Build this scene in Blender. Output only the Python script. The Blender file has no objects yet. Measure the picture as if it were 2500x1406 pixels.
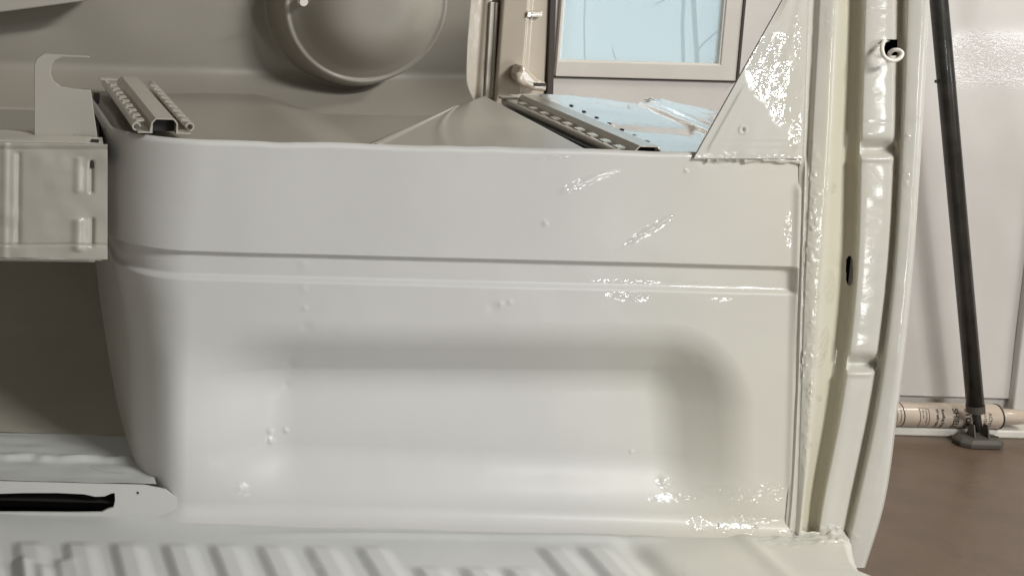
import bpy, bmesh, math, random
import numpy as np
from mathutils import Vector, Matrix, geometry
random.seed(7); rng = np.random.default_rng(7)
R = math.radians
S = bpy.context.scene
C = S.collection

# ------------------------------------------------------------------ camera
F = 3760.0                      # focal length in photo pixels (2500 wide)
PH, TH = R(7.0), R(1.5)         # pitch down, roll
VPX, VPY = -175.0, -394.0       # where the lines running into depth meet
CAMZ = 0.7166
r0 = np.array([1, 0, 0.]); u0 = np.array([0, math.sin(PH), math.cos(PH)])
FW = np.array([0, math.cos(PH), -math.sin(PH)])
RT = math.cos(TH)*r0 + math.sin(TH)*u0
UP = math.cos(TH)*u0 - math.sin(TH)*r0
PX0 = VPX - F*math.tan(PH)*math.sin(TH)
PY0 = VPY + F*math.tan(PH)*math.cos(TH)
cd = bpy.data.cameras.new('camera'); cam = bpy.data.objects.new('camera', cd); C.objects.link(cam)
cam.matrix_world = Matrix(((RT[0], UP[0], -FW[0], 0), (RT[1], UP[1], -FW[1], 0), (RT[2], UP[2], -FW[2], CAMZ), (0, 0, 0, 1)))
cd.sensor_width = 36; cd.lens = F/2500*36
cd.shift_x = (1250-PX0)/2500; cd.shift_y = -(703-PY0)/2500
cd.clip_start = 0.05; cd.clip_end = 50
S.camera = cam

# ------------------------------------------------------------------ world and lamps
w = bpy.data.worlds.new('World'); S.world = w; w.use_nodes = True
bg = w.node_tree.nodes['Background']; bg.inputs[0].default_value = (1.0, 0.955, 0.88, 1); bg.inputs[1].default_value = 0.15
S.view_settings.view_transform = 'Standard'; S.view_settings.look = 'None'
S.view_settings.exposure = -0.03; S.view_settings.gamma = 1
S.cycles.max_bounces = 8

def area(name, loc, target, sx, sy, power, col):
    l = bpy.data.lights.new(name, 'AREA'); l.shape = 'RECTANGLE'; l.size = sx; l.size_y = sy
    l.energy = power; l.color = col
    o = bpy.data.objects.new(name, l); C.objects.link(o); o.location = loc
    o.rotation_euler = (Vector(target)-Vector(loc)).to_track_quat('-Z', 'Y').to_euler()
    return o
area('tube_lamp', (2.35, -0.75, 2.35), (0.6, 1.6, 0.3), 0.95, 0.16, 48, (1.0, 0.975, 0.935))
area('tube_lamp', (2.75, -0.45, 2.35), (0.6, 1.6, 0.3), 0.95, 0.16, 48, (1.0, 0.975, 0.935))
area('ceiling_lamp', (3.6, 1.9, 2.6), (1.9, 3.3, 0.2), 1.1, 0.3, 50, (1.0, 0.93, 0.84))
area('glint_light', (2.12, -0.6, 0.12), (0.9, 1.6, 0.4), 0.13, 0.36, 6.5, (1.0, 1.0, 0.98))  # added low light, placed to make glints on the wet paint
area('glint_light', (1.86, -0.6, -0.28), (0.8, 1.6, 0.3), 0.22, 0.16, 4.5, (1.0, 1.0, 0.98))  # second added low light, for the glints further down the panel
area('sheen_light', (4.95, -0.4, 0.0), (2.3, 3.3, 0.25), 1.3, 0.4, 14, (0.95, 0.97, 1.0))  # added light for the sheen band on the wall, no doorway modelled
area('fill_light', (2.75, -1.35, 2.3), (0.4, 1.5, 0.1), 1.0, 0.4, 19, (0.78, 0.91, 1.0))  # added cool fill light, not a known fixture

# ------------------------------------------------------------------ helpers
def ray(px, py):
    px = np.asarray(px, float); py = np.asarray(py, float)
    a = ((px-PX0)/F)[..., None]; b = (-(py-PY0)/F)[..., None]
    return FW + a*RT + b*UP
O = np.array([0, 0, CAMZ])
def aty(px, py, Y):
    d = ray(px, py); Y = np.asarray(Y, float)
    return O + d*(Y/d[..., 1])[..., None]
def atz(px, py, Z):
    d = ray(px, py); Z = np.asarray(Z, float)
    return O + d*((Z-CAMZ)/d[..., 2])[..., None]
def proj(P):
    v = np.asarray(P)-O; f = v@FW
    return PX0 + F*(v@RT)/f, PY0 - F*(v@UP)/f
def sst(a, b, x):
    t = np.clip((x-a)/(b-a), 0, 1); return t*t*(3-2*t)

def link(name, me, mat, parent=None, smooth=False, solid=0, bevel=0):
    o = bpy.data.objects.new(name, me); C.objects.link(o)
    if mat: me.materials.append(mat)
    if smooth: me.polygons.foreach_set('use_smooth', [True]*len(me.polygons))
    if parent:
        o.parent = parent
        root = parent
        if root.parent: pass
        bpy.context.view_layer.update()
        o.matrix_parent_inverse = parent.matrix_world.inverted()
    if solid:
        m = o.modifiers.new('thick', 'SOLIDIFY'); m.thickness = solid; m.offset = 0
    if bevel:
        m = o.modifiers.new('bev', 'BEVEL'); m.width = bevel; m.segments = 3; m.limit_method = 'ANGLE'; m.angle_limit = R(35)
    return o
def grid_mesh(name, V, keep=None, attrs=None):
    nu, nv = V.shape[:2]
    idx = np.arange(nu*nv).reshape(nu, nv)
    q = np.stack([idx[:-1, :-1], idx[1:, :-1], idx[1:, 1:], idx[:-1, 1:]], -1)
    if keep is not None: q = q[keep]
    q = q.reshape(-1, 4)
    me = bpy.data.meshes.new(name)
    me.vertices.add(nu*nv); me.vertices.foreach_set('co', V.reshape(-1).astype(np.float32))
    me.loops.add(len(q)*4); me.loops.foreach_set('vertex_index', q.reshape(-1).astype(np.int32))
    me.polygons.add(len(q)); me.polygons.foreach_set('loop_start', np.arange(0, len(q)*4, 4, dtype=np.int32))
    me.polygons.foreach_set('loop_total', np.full(len(q), 4, np.int32))
    me.update(calc_edges=True)
    for k, a in (attrs or {}).items():
        at = me.attributes.new(k, 'FLOAT', 'POINT'); at.data.foreach_set('value', a.reshape(-1).astype(np.float32))
    return me
def pyd(name, v, f):
    me = bpy.data.meshes.new(name); me.from_pydata([tuple(map(float, p)) for p in v], [], f); me.update(); return me
def box_mesh(name, c, s, rot=None):
    bm = bmesh.new(); bmesh.ops.create_cube(bm, size=1)
    M = Matrix.Translation(c) @ (rot or Matrix.Identity(4)) @ Matrix.Diagonal((*s, 1))
    bm.transform(M); me = bpy.data.meshes.new(name); bm.to_mesh(me); bm.free(); return me
def plate(name, outer, holes=(), thick=0.002, direction=(0, 1, 0)):
    """flat plate from 3-D outline points (coplanar), with holes, given a real thickness"""
    loops = [[Vector(map(float, p)) for p in l] for l in (outer, *holes)]
    tri = geometry.tessellate_polygon(loops)
    pts = [p for l in loops for p in l]; n = len(pts); d = Vector(direction)*thick
    v = pts+[p+d for p in pts]
    f = [tuple(t) for t in tri]+[tuple(n+i for i in reversed(t)) for t in tri]
    s = 0
    for l in loops:
        m = len(l)
        for i in range(m):
            a, b = s+i, s+(i+1) % m; f.append((a, b, b+n, a+n))
        s += m
    me = pyd(name, v, f)
    bm = bmesh.new(); bm.from_mesh(me); bmesh.ops.recalc_face_normals(bm, faces=bm.faces); bm.to_mesh(me); bm.free()
    return me
def sweep(name, prof, A, B, nseg=1, fn=None, cap=True, closed=True):
    """profile [(x,z)] carried from point A to point B"""
    A = Vector(A); B = Vector(B); v = []; f = []; m = len(prof)
    for k in range(nseg+1):
        p = A.lerp(B, k/nseg)
        for i, (x, z) in enumerate(prof):
            q = Vector((p.x+x, p.y, p.z+z))
            if fn: q = fn(q, k/nseg, i)
            v.append(q)
    r = m if closed else m-1
    for k in range(nseg):
        for i in range(r):
            a = k*m+i; b = k*m+(i+1) % m; f.append((a, b, b+m, a+m))
    if cap and closed: f.append(tuple(range(m))[::-1]); f.append(tuple(nseg*m+i for i in range(m)))
    me = pyd(name, v, f)
    bm = bmesh.new(); bm.from_mesh(me); bmesh.ops.recalc_face_normals(bm, faces=bm.faces); bm.to_mesh(me); bm.free()
    return me
def tube(name, pts, rad, seg=12, cap=True):
    pts = [Vector(p) for p in pts]; v = []; f = []
    rr = rad if hasattr(rad, '__len__') else [rad]*len(pts)
    for i, p in enumerate(pts):
        t = (pts[min(i+1, len(pts)-1)]-pts[max(i-1, 0)]).normalized()
        a = t.cross(Vector((0, 1, 0.01)));
        if a.length < .1: a = t.cross(Vector((1, 0, 0)))
        a.normalize(); b = t.cross(a)
        for k in range(seg):
            an = 2*math.pi*k/seg; v.append(p+(a*math.cos(an)+b*math.sin(an))*rr[i])
    for i in range(len(pts)-1):
        for k in range(seg):
            f.append((i*seg+k, i*seg+(k+1) % seg, (i+1)*seg+(k+1) % seg, (i+1)*seg+k))
    if cap: f.append(tuple(range(seg))[::-1]); f.append(tuple((len(pts)-1)*seg+k for k in range(seg)))
    return pyd(name, v, f)
def empty(name, loc, label, cat):
    o = bpy.data.objects.new(name, None); C.objects.link(o); o.location = loc
    o['label'] = label; o['category'] = cat; o.empty_display_size = .1
    bpy.context.view_layer.update(); return o
def fbm(shape, cells, seed):
    r = np.random.default_rng(seed); g = r.standard_normal((cells[0]+3, cells[1]+3))
    x = np.linspace(0, cells[0], shape[0]); y = np.linspace(0, cells[1], shape[1])
    xi = x.astype(int); yi = y.astype(int); tx = (x-xi); ty = (y-yi); tx = tx*tx*(3-2*tx); ty = ty*ty*(3-2*ty)
    a = g[np.ix_(xi, yi)]; b = g[np.ix_(xi+1, yi)]; c = g[np.ix_(xi, yi+1)]; d = g[np.ix_(xi+1, yi+1)]
    tx = tx[:, None]; ty = ty[None]
    return (a*(1-tx)+b*tx)*(1-ty)+(c*(1-tx)+d*tx)*ty

# ------------------------------------------------------------------ materials
def mat(name, col, rough=.4, metal=0, coat=0, crough=.05, mottle=.05, mscale=6, bump=0, bscale=60, bdist=.001, spec=.5, attrs=False, col2=None):
    m = bpy.data.materials.new(name); m.use_nodes = True; nt = m.node_tree; N = nt.nodes; L = nt.links
    p = N['Principled BSDF']; p.inputs['Roughness'].default_value = rough; p.inputs['Metallic'].default_value = metal
    p.inputs['Coat Weight'].default_value = coat; p.inputs['Coat Roughness'].default_value = crough
    p.inputs['Specular IOR Level'].default_value = spec
    tc = N.new('ShaderNodeTexCoord')
    n = N.new('ShaderNodeTexNoise'); n.inputs['Scale'].default_value = mscale; n.inputs['Detail'].default_value = 6
    L.new(tc.outputs['Object'], n.inputs['Vector'])
    mx = N.new('ShaderNodeMix'); mx.data_type = 'RGBA'
    c2 = col2 or tuple(c*(1-mottle*2) for c in col)
    mx.inputs['A'].default_value = (*col, 1); mx.inputs['B'].default_value = (*c2, 1)
    mr = N.new('ShaderNodeMapRange'); mr.inputs['From Min'].default_value = .35; mr.inputs['From Max'].default_value = .65
    L.new(n.outputs['Fac'], mr.inputs['Value']); L.new(mr.outputs['Result'], mx.inputs['Factor'])
    out = mx.outputs['Result']
    if attrs:
        at = N.new('ShaderNodeAttribute'); at.attribute_name = 'warm_yellow'
        m2 = N.new('ShaderNodeMix'); m2.data_type = 'RGBA'; m2.inputs['B'].default_value = (.635, .60, .48, 1)  # cream tint: painted warm light, and yellowed sealer in the pillar gutter
        n3 = N.new('ShaderNodeTexNoise'); n3.inputs['Scale'].default_value = 7; n3.inputs['Detail'].default_value = 4
        L.new(tc.outputs['Object'], n3.inputs['Vector'])
        mm = N.new('ShaderNodeMath'); mm.operation = 'MULTIPLY'; ma = N.new('ShaderNodeMath'); ma.operation = 'ADD'; ma.inputs[1].default_value = .45
        L.new(n3.outputs['Fac'], ma.inputs[0]); L.new(ma.outputs[0], mm.inputs[0]); L.new(at.outputs['Fac'], mm.inputs[1])
        L.new(mm.outputs[0], m2.inputs['Factor']); L.new(out, m2.inputs['A']); out = m2.outputs['Result']
    L.new(out, p.inputs['Base Color'])
    nrm = None
    if bump:
        n2 = N.new('ShaderNodeTexNoise'); n2.inputs['Scale'].default_value = bscale; n2.inputs['Detail'].default_value = 3
        L.new(tc.outputs['Object'], n2.inputs['Vector'])
        b = N.new('ShaderNodeBump'); b.inputs['Strength'].default_value = bump; b.inputs['Distance'].default_value = bdist
        L.new(n2.outputs['Fac'], b.inputs['Height']); nrm = b
    if attrs:
        at = N.new('ShaderNodeAttribute'); at.attribute_name = 'wet'
        v = N.new('ShaderNodeTexNoise'); v.inputs['Scale'].default_value = 125; v.inputs['Detail'].default_value = 1.2; v.inputs['Distortion'].default_value = .8
        mp = N.new('ShaderNodeMapping'); mp.inputs['Scale'].default_value = (.8, 1, 1.25); L.new(tc.outputs['Object'], mp.inputs['Vector'])
        L.new(mp.outputs['Vector'], v.inputs['Vector'])
        mu = N.new('ShaderNodeMath'); mu.operation = 'MULTIPLY'; sb = N.new('ShaderNodeMath'); sb.operation = 'SUBTRACT'; sb.inputs[1].default_value = .5; L.new(v.outputs['Fac'], sb.inputs[0]); L.new(sb.outputs[0], mu.inputs[0]); L.new(at.outputs['Fac'], mu.inputs[1])
        b2 = N.new('ShaderNodeBump'); b2.inputs['Strength'].default_value = 1; b2.inputs['Distance'].default_value = .0022
        L.new(mu.outputs[0], b2.inputs['Height'])
        if nrm: L.new(nrm.outputs[0], b2.inputs['Normal'])
        L.new(b2.outputs[0], p.inputs['Coat Normal'])
        g = N.new('ShaderNodeMapRange'); g.inputs['From Max'].default_value = .10; g.inputs['To Min'].default_value = .20; g.inputs['To Max'].default_value = crough
        L.new(at.outputs['Fac'], g.inputs['Value']); L.new(g.outputs['Result'], p.inputs['Coat Roughness'])
        g = N.new('ShaderNodeMapRange'); g.inputs['From Max'].default_value = .10; g.inputs['To Min'].default_value = coat*.09; g.inputs['To Max'].default_value = 1
        L.new(at.outputs['Fac'], g.inputs['Value']); L.new(g.outputs['Result'], p.inputs['Coat Weight'])
    if nrm:
        L.new(nrm.outputs[0], p.inputs['Normal'])
        if not attrs: L.new(nrm.outputs[0], p.inputs['Coat Normal'])
    return m
PAINT = (.575, .57, .55)
M = {}
M['paint'] = mat('fresh_paint', PAINT, .5, coat=1, crough=.02, spec=.3, mottle=.02, mscale=5, bump=.12, bscale=30, attrs=True)
M['floorpaint'] = mat('floor_paint', (.565, .575, .565), .5, coat=1, crough=.03, spec=.35, mottle=.035, mscale=8, bump=.12, bscale=50, attrs=True)
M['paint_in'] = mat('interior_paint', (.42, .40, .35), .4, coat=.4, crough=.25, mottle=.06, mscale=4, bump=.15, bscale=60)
M['bulk'] = mat('darker_paint', (.315, .292, .25), .48, coat=.3, crough=.4, mottle=.04, mscale=3, bump=.06, bscale=40)  # darker even base colour for bulkhead and seat top
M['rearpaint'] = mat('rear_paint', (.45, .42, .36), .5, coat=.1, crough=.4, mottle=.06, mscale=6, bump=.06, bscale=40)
M['paint_edge'] = mat('paint_edge', (.50, .475, .41), .35, coat=.8, crough=.06, bump=.3, bscale=200)
M['silver'] = mat('glossy_sheet', (.94, .95, .95), .2, metal=.42, coat=1, mottle=.04, mscale=20, bump=.25, bscale=22, bdist=.002)
M['dark'] = mat('cavity', (.02, .018, .018), .7)
M['black'] = mat('black_steel', (.022, .022, .020), .33, coat=.2, mottle=.3, mscale=30, col2=(.045, .042, .036), bump=.2, bscale=90)
M['rubber'] = mat('dark_seal', (.06, .048, .04), .6)
M['wall'] = mat('booth_wall', (.72, .695, .66), .3, coat=.6, crough=.12, mottle=.05, mscale=5, bump=.25, bscale=14, attrs=True)
M['pillar_far'] = mat('far_pillar_paint', (.60, .53, .43), .35, coat=.7, crough=.1, mottle=.04, bump=.1)
M['trimwhite'] = mat('white_trim', (.80, .77, .70), .4, mottle=.05, mscale=20, bump=.2)
M['frame'] = mat('window_frame', (.72, .685, .63), .45, mottle=.05, bump=.1)
M['floor'] = mat('brown_floor', (.165, .115, .082), .34, mottle=.2, mscale=14, col2=(.14, .098, .07), bump=.5, bscale=55, bdist=.002)
M['tubeskin'] = mat('cartridge_skin', (.62, .52, .42), .35, coat=.3, mottle=.05, mscale=30)
M['ink'] = mat('ink', (.03, .025, .02), .5)
M['foot'] = mat('grey_plastic', (.10, .09, .075), .5, bump=.3, bscale=80)

def emis(name, c1, c2, sc, st):
    m = bpy.data.materials.new(name); m.use_nodes = True; nt = m.node_tree; N = nt.nodes; L = nt.links
    p = N['Principled BSDF']; p.inputs['Base Color'].default_value = (.02, .02, .02, 1)
    tc = N.new('ShaderNodeTexCoord'); mp = N.new('ShaderNodeMapping'); mp.inputs['Scale'].default_value = sc
    nz = N.new('ShaderNodeTexNoise'); nz.inputs['Scale'].default_value = 1.2; nz.inputs['Detail'].default_value = 2
    L.new(tc.outputs['Object'], mp.inputs['Vector']); L.new(mp.outputs['Vector'], nz.inputs['Vector'])
    cr = N.new('ShaderNodeValToRGB'); cr.color_ramp.elements[0].position = .35; cr.color_ramp.elements[0].color = (*c1, 1)
    cr.color_ramp.elements[1].position = .6; cr.color_ramp.elements[1].color = (*c2, 1)
    L.new(nz.outputs['Fac'], cr.inputs['Fac']); L.new(cr.outputs['Color'], p.inputs['Emission Color']); p.inputs['Emission Strength'].default_value = st
    return m
M['sky'] = emis('misty_sky', (.62, .77, .82), (.67, .81, .86), (1.2, 1, .8), 1.32)
M['bark'] = mat('hazy_bark', (.6, .66, .68), .8)  # pale blue tone puts the outdoor haze into the bark colour
m = bpy.data.materials.new('window_glass'); m.use_nodes = True; nt = m.node_tree; N = nt.nodes; L = nt.links
for n_ in list(N): N.remove(n_)
o_ = N.new('ShaderNodeOutputMaterial'); ms = N.new('ShaderNodeMixShader'); tr = N.new('ShaderNodeBsdfTransparent'); gl = N.new('ShaderNodeBsdfGlossy')
tr.inputs[0].default_value = (.97, .985, .985, 1); gl.inputs['Roughness'].default_value = .05; ms.inputs[0].default_value = .05
m2 = N.new('ShaderNodeMixShader'); m2.inputs[0].default_value = .5; tl = N.new('ShaderNodeBsdfTranslucent'); tl.inputs[0].default_value = (.98, .99, .99, 1); L.new(tr.outputs[0], m2.inputs[1]); L.new(tl.outputs[0], m2.inputs[2])
L.new(m2.outputs[0], ms.inputs[1]); L.new(gl.outputs[0], ms.inputs[2]); L.new(ms.outputs[0], o_.inputs[0])
M['pane'] = m

# ------------------------------------------------------------------ the workshop
WY = 3.30; FZ = float(aty(2300, 1066, WY-.058)[2])
wall_pts = []
def structure(name, me, mt, **k):
    o = link(name, me, mt, **k); o['kind'] = 'structure'; return o
structure('ground', grid_mesh('ground', np.array([[[x, y, FZ] for y in np.linspace(-4, WY+.1, 8)] for x in np.linspace(-4, 6, 8)])), M['floor'])
# window opening in the wall, measured at the wall
wl, wb, wr = aty(1352, 178, WY), aty(1560, 185, WY), aty(1790, 195, WY)
wx0, wx1, wz0, wz1 = wl[0], wr[0], wb[2]-.005, 1.35
def rect(x0, z0, x1, z1, y): return [(x0, y, z0), (x1, y, z0), (x1, y, z1), (x0, y, z1)]
wall = structure('wall', plate('wall', rect(-4, FZ-.02, 6, 2.9, WY), [rect(wx0, wz0, wx1, wz1, WY)], .08), M['wall'])
# glossy rippled patch on the right-hand wall skin: a panel with its own waves
pw = [aty(x, 0, WY)[0] for x in (2255, 2486)]
nx_, nz_ = 160, 220
xs = np.linspace(pw[0], 2.62, nx_); zs = np.linspace(FZ+.075, 1.3, nz_)
X, Z = np.meshgrid(xs, zs, indexing='ij'); Yp = np.full_like(X, WY-.012)
PXg, PYg = proj(np.stack([X, Yp, Z], -1))
wet = np.exp(-((PYg-145)/48)**2)*sst(2310, 2350, PXg)*.5
Yp = Yp+.0015*np.sin(X*9)+fbm(X.shape, (8, 12), 3)*.0008
link('wall_panel', grid_mesh('wall_panel', np.stack([X, Yp, Z], -1), attrs={'wet': wet, 'warm_yellow': X*0}), M['wall'], wall, smooth=True)
x2 = aty(2484, 700, WY)[0]
link('wall_panel', box_mesh('wp', (x2+.45, WY-.02, .4), (.9, .02, 1.75)), M['wall'], wall, bevel=.004)
# window
win = link('window', plate('wf', rect(wx0, wz0, wx1, wz1, WY-.012), [rect(wx0+.004, wz0+.034, wx1-.036, wz1-.04, WY-.012)], .03), M['frame'], wall, bevel=.002)
link('pane', box_mesh('pane', ((wx0+wx1)/2, WY+.005, (wz0+wz1)/2), (wx1-wx0-.03, .006, wz1-wz0-.04)), M['pane'], win)
link('sash', plate('sash', rect(wx0+.003, wz0+.03, wx1-.034, wz1-.036, WY-.009), [rect(wx0+.007, wz0+.036, wx1-.039, wz1-.048, WY-.009)], .012), M['trimwhite'], win)
link('sill', box_mesh('sill', ((wx0+wx1)/2, WY-.004, wz0-.002), (wx1-wx0+.01, .006, .004)), M['rubber'], win, bevel=.002)
link('frame_post', box_mesh('fp', (wx1+.002, WY-.008, (wz0+wz1)/2), (.005, .014, wz1-wz0)), M['rubber'], win)
# outdoors behind the pane: misty sky and a bare sapling
sky = structure('sky', grid_mesh('sky', np.array([[[x, 5.2+.0*z, z] for z in np.linspace(-1.2, 3.5, 12)] for x in np.linspace(.2, 5.2, 12)])), M['sky'])
tb = aty(1690, 150, 4.6)
tree = empty('bare_tree', (float(tb[0]), 4.6, FZ), 'leafless sapling outside the window, tinted pale to suggest mist', 'tree')
for nm, pl, rd in (('trunk', [(1672, 420), (1668, 150), (1666, 60), (1672, -60), (1664, -400)], .010), ('trunk', [(1712, 420), (1702, 150), (1696, 60), (1690, -40), (1700, -400)], .013),
                   ('branch', [(1700, 128), (1716, 108), (1745, 82), (1790, 50)], .005), ('branch', [(1505, 150), (1499, 134), (1494, 118)], .004), ('branch', [(1428, 170), (1426, 60), (1429, -20), (1420, -300)], .0045),
                   ('branch', [(1600, 12), (1640, -10), (1668, -30)], .005)):
    link(nm, tube(nm, [aty(x, y, 4.6) for x, y in pl], rd*.55, 8), M['bark'], tree, smooth=True)
# skirting ledge
la = aty(2180, 1041, WY-.05); zt = la[2]
structure('ledge', box_mesh('ledge', (1.2, WY-.0285, (zt+FZ)/2), (7, .059, zt-FZ)), M['trimwhite'], bevel=.004)

# cartridge on the ledge
cr_ = .0265
c0 = aty(2190, 1012, WY-.045); c1 = aty(2432, 1016, WY-.045)
cz = zt+cr_+.001
cart = empty('sealant_cartridge', ((c0[0]+c1[0])/2, WY-.045, zt), 'cream sealant cartridge with dark rotated lettering lying on the white ledge', 'cartridge')
def cyl_x(name, stations, mt, parent, seg=40):
    v = []; f = []
    for (x, r_) in stations:
        for k in range(seg):
            a = 2*math.pi*k/seg; v.append((x, WY-.045-r_*math.cos(a), cz-cr_+max(cr_, cr_)+r_*math.sin(a)))
    for i in range(len(stations)-1):
        for k in range(seg): f.append((i*seg+k, i*seg+(k+1) % seg, (i+1)*seg+(k+1) % seg, (i+1)*seg+k))
    f.append(tuple(range(seg))); f.append(tuple((len(stations)-1)*seg+k for k in range(seg)))
    me = pyd(name, v, f)
    bm = bmesh.new(); bm.from_mesh(me); bmesh.ops.recalc_face_normals(bm, faces=bm.faces); bm.to_mesh(me); bm.free()
    return link(name, me, mt, parent, smooth=False)
X0, X1 = float(c0[0])-.014, float(c1[0])
cb = cyl_x('barrel', [(X0, cr_*.99), (X0+.001, cr_), (X1-.004, cr_), (X1, cr_*.97)], M['tubeskin'], cart)
for p_ in cb.data.polygons: p_.use_smooth = len(p_.vertices) == 4
cyl_x('end_rim', [(X0+.013, cr_*1.01), (X0+.0155, cr_*1.01)], M['ink'], cart)
cyl_x('end_rim', [(X1-.0015, cr_*1.03), (X1+.0012, cr_*1.03)], M['ink'], cart)
nb = cyl_x('nozzle', [(X1, .015), (X1+.004, .0175), (X1+.045, .0165), (X1+.06, .015)], M['tubeskin'], cart)
for p_ in nb.data.polygons: p_.use_smooth = len(p_.vertices) == 4
def wrap_text(s, xpos, size, a0, parent, bold=.0):
    cu = bpy.data.curves.new('t', 'FONT'); cu.body = s; cu.size = size; cu.offset = bold
    o = bpy.data.objects.new('t', cu); C.objects.link(o); bpy.context.view_layer.update()
    me = bpy.data.meshes.new_from_object(o.evaluated_get(bpy.context.evaluated_depsgraph_get())); bpy.data.objects.remove(o)
    for v in me.vertices:
        x, y, _ = v.co; a = a0-x/cr_; rr = cr_+.0004
        v.co = (xpos+y, WY-.045-rr*math.cos(a), cz+rr*math.sin(a))
    ob = link('lettering', me, M['ink'], parent); return ob
def cx(px): return float(aty(px, 1012, WY-.045-cr_)[0])
wrap_text('ACTION', cx(2416), .0105, .62, cb, .0001); wrap_text('WATERPROOF', cx(2404), .0085, .75, cb)
wrap_text('STORM', cx(2360), .0170, .92, cb, .0005); wrap_text('SHIELD', cx(2330), .0170, .92, cb, .0005)
wrap_text('Roofing Sealant', cx(2302), .0085, .82, cb, .0003); wrap_text('Weatherproof', cx(2288), .0085, .82, cb, .0003)
wrap_text('net contents', cx(2200), .0065, .8, cb)
for s_, xx in (('instructions', 2262), ('for use', 2254)): wrap_text(s_, cx(xx), .0062, .70, cb)
def band(xa, xb, a0, a1, parent):
    v = []; n = 10
    for k in range(n+1):
        a = a0+(a1-a0)*k/n; rr = cr_+.0005
        for x in (xa, xb): v.append((x, WY-.045-rr*math.cos(a), cz+rr*math.sin(a)))
    link('printed_line', pyd('b', v, [(2*k, 2*k+1, 2*k+3, 2*k+2) for k in range(n)]), M['ink'], parent)
bx0, bx1 = cx(2248), cx(2270)
band(bx0, bx0+.0011, .85, -.85, cb); band(bx1, bx1+.0011, .85, -.85, cb); band(bx0, bx1, .85, .80, cb); band(bx0, bx1, -.80, -.85, cb)

# leaning black pole with a foot
PYY = WY-.096; foot = aty(2388, 1062, PYY)
pole = empty('support_pole', tuple(map(float, (foot[0], foot[1], FZ))), 'black steel support pole with swivel foot leaning in front of the pale wall', 'pole')
pb = aty(2382, 1000, PYY); pt = aty(2292, 0, PYY-.02); dirp = (pt-pb)/np.linalg.norm(pt-pb); ptop = pt+dirp*.5
link('outer_tube', tube('outer', [pb, pb+(ptop-pb)*.5, ptop], .0168, 20), M['black'], pole, smooth=True)
link('inner_tube', tube('inner', [aty(2388, 1052, PYY), pb+dirp*.02], .0085, 14), M['black'], pole, smooth=True)
link('end_cap', tube('cap', [pb-dirp*.004, pb+dirp*.012], .0178, 20), M['foot'], pole)
kn = aty(2308, 200, PYY-.016)
link('cross_pin', tube('pin', [kn-np.array([.021, 0, 0]), kn+np.array([.021, 0, 0])], .0035, 10), M['black'], pole)
fc = np.array([foot[0], PYY, FZ])
out = [(-.050, -.018), (-.034, -.032), (.030, -.032), (.050, -.012), (.050, .014), (.032, .026), (-.036, .026), (-.050, .012)]
bm = bmesh.new(); lo = [bm.verts.new((fc[0]+x*.96, fc[1]+y*.96, FZ+.001)) for x, y in out]; mi = [bm.verts.new((fc[0]+x, fc[1]+y, FZ+.011)) for x, y in out]; hi = [bm.verts.new((fc[0]+x*.82, fc[1]+y*.8, FZ+.019)) for x, y in out]
for a, b in ((lo, mi), (mi, hi)):
    for i in range(8): bm.faces.new((a[i], a[(i+1) % 8], b[(i+1) % 8], b[i]))
bm.faces.new(hi); bm.faces.new(lo[::-1]); bmesh.ops.recalc_face_normals(bm, faces=bm.faces); me = bpy.data.meshes.new('foot'); bm.to_mesh(me); bm.free()
ft = link('foot_plate', me, M['foot'], pole, bevel=.002)
for s_ in (-1, 1):
    link('lug', plate('lug', [(fc[0]+s_*.0135, fc[1]-.014, FZ+.018), (fc[0]+s_*.0135, fc[1]+.014, FZ+.018), (fc[0]+s_*.0135, fc[1]+.006, FZ+.045), (fc[0]+s_*.0135, fc[1]-.006, FZ+.045)], (), .003, (s_, 0, 0)), M['foot'], ft)
link('slot', box_mesh('sl', (fc[0]+.031, fc[1]-.004, FZ+.0195), (.020, .0025, .002)), M['dark'], ft)

# ------------------------------------------------------------------ the van shell
van = empty('van_body', (0.6, 1.6, 0.0), 'freshly painted cream bare van cab shell with moulded seat box, ribbed floor and door pillar', 'van')
YF = 1.60
def pf(px, py): 
    q = aty(px, py, YF); return q[..., 0], q[..., 2]
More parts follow.
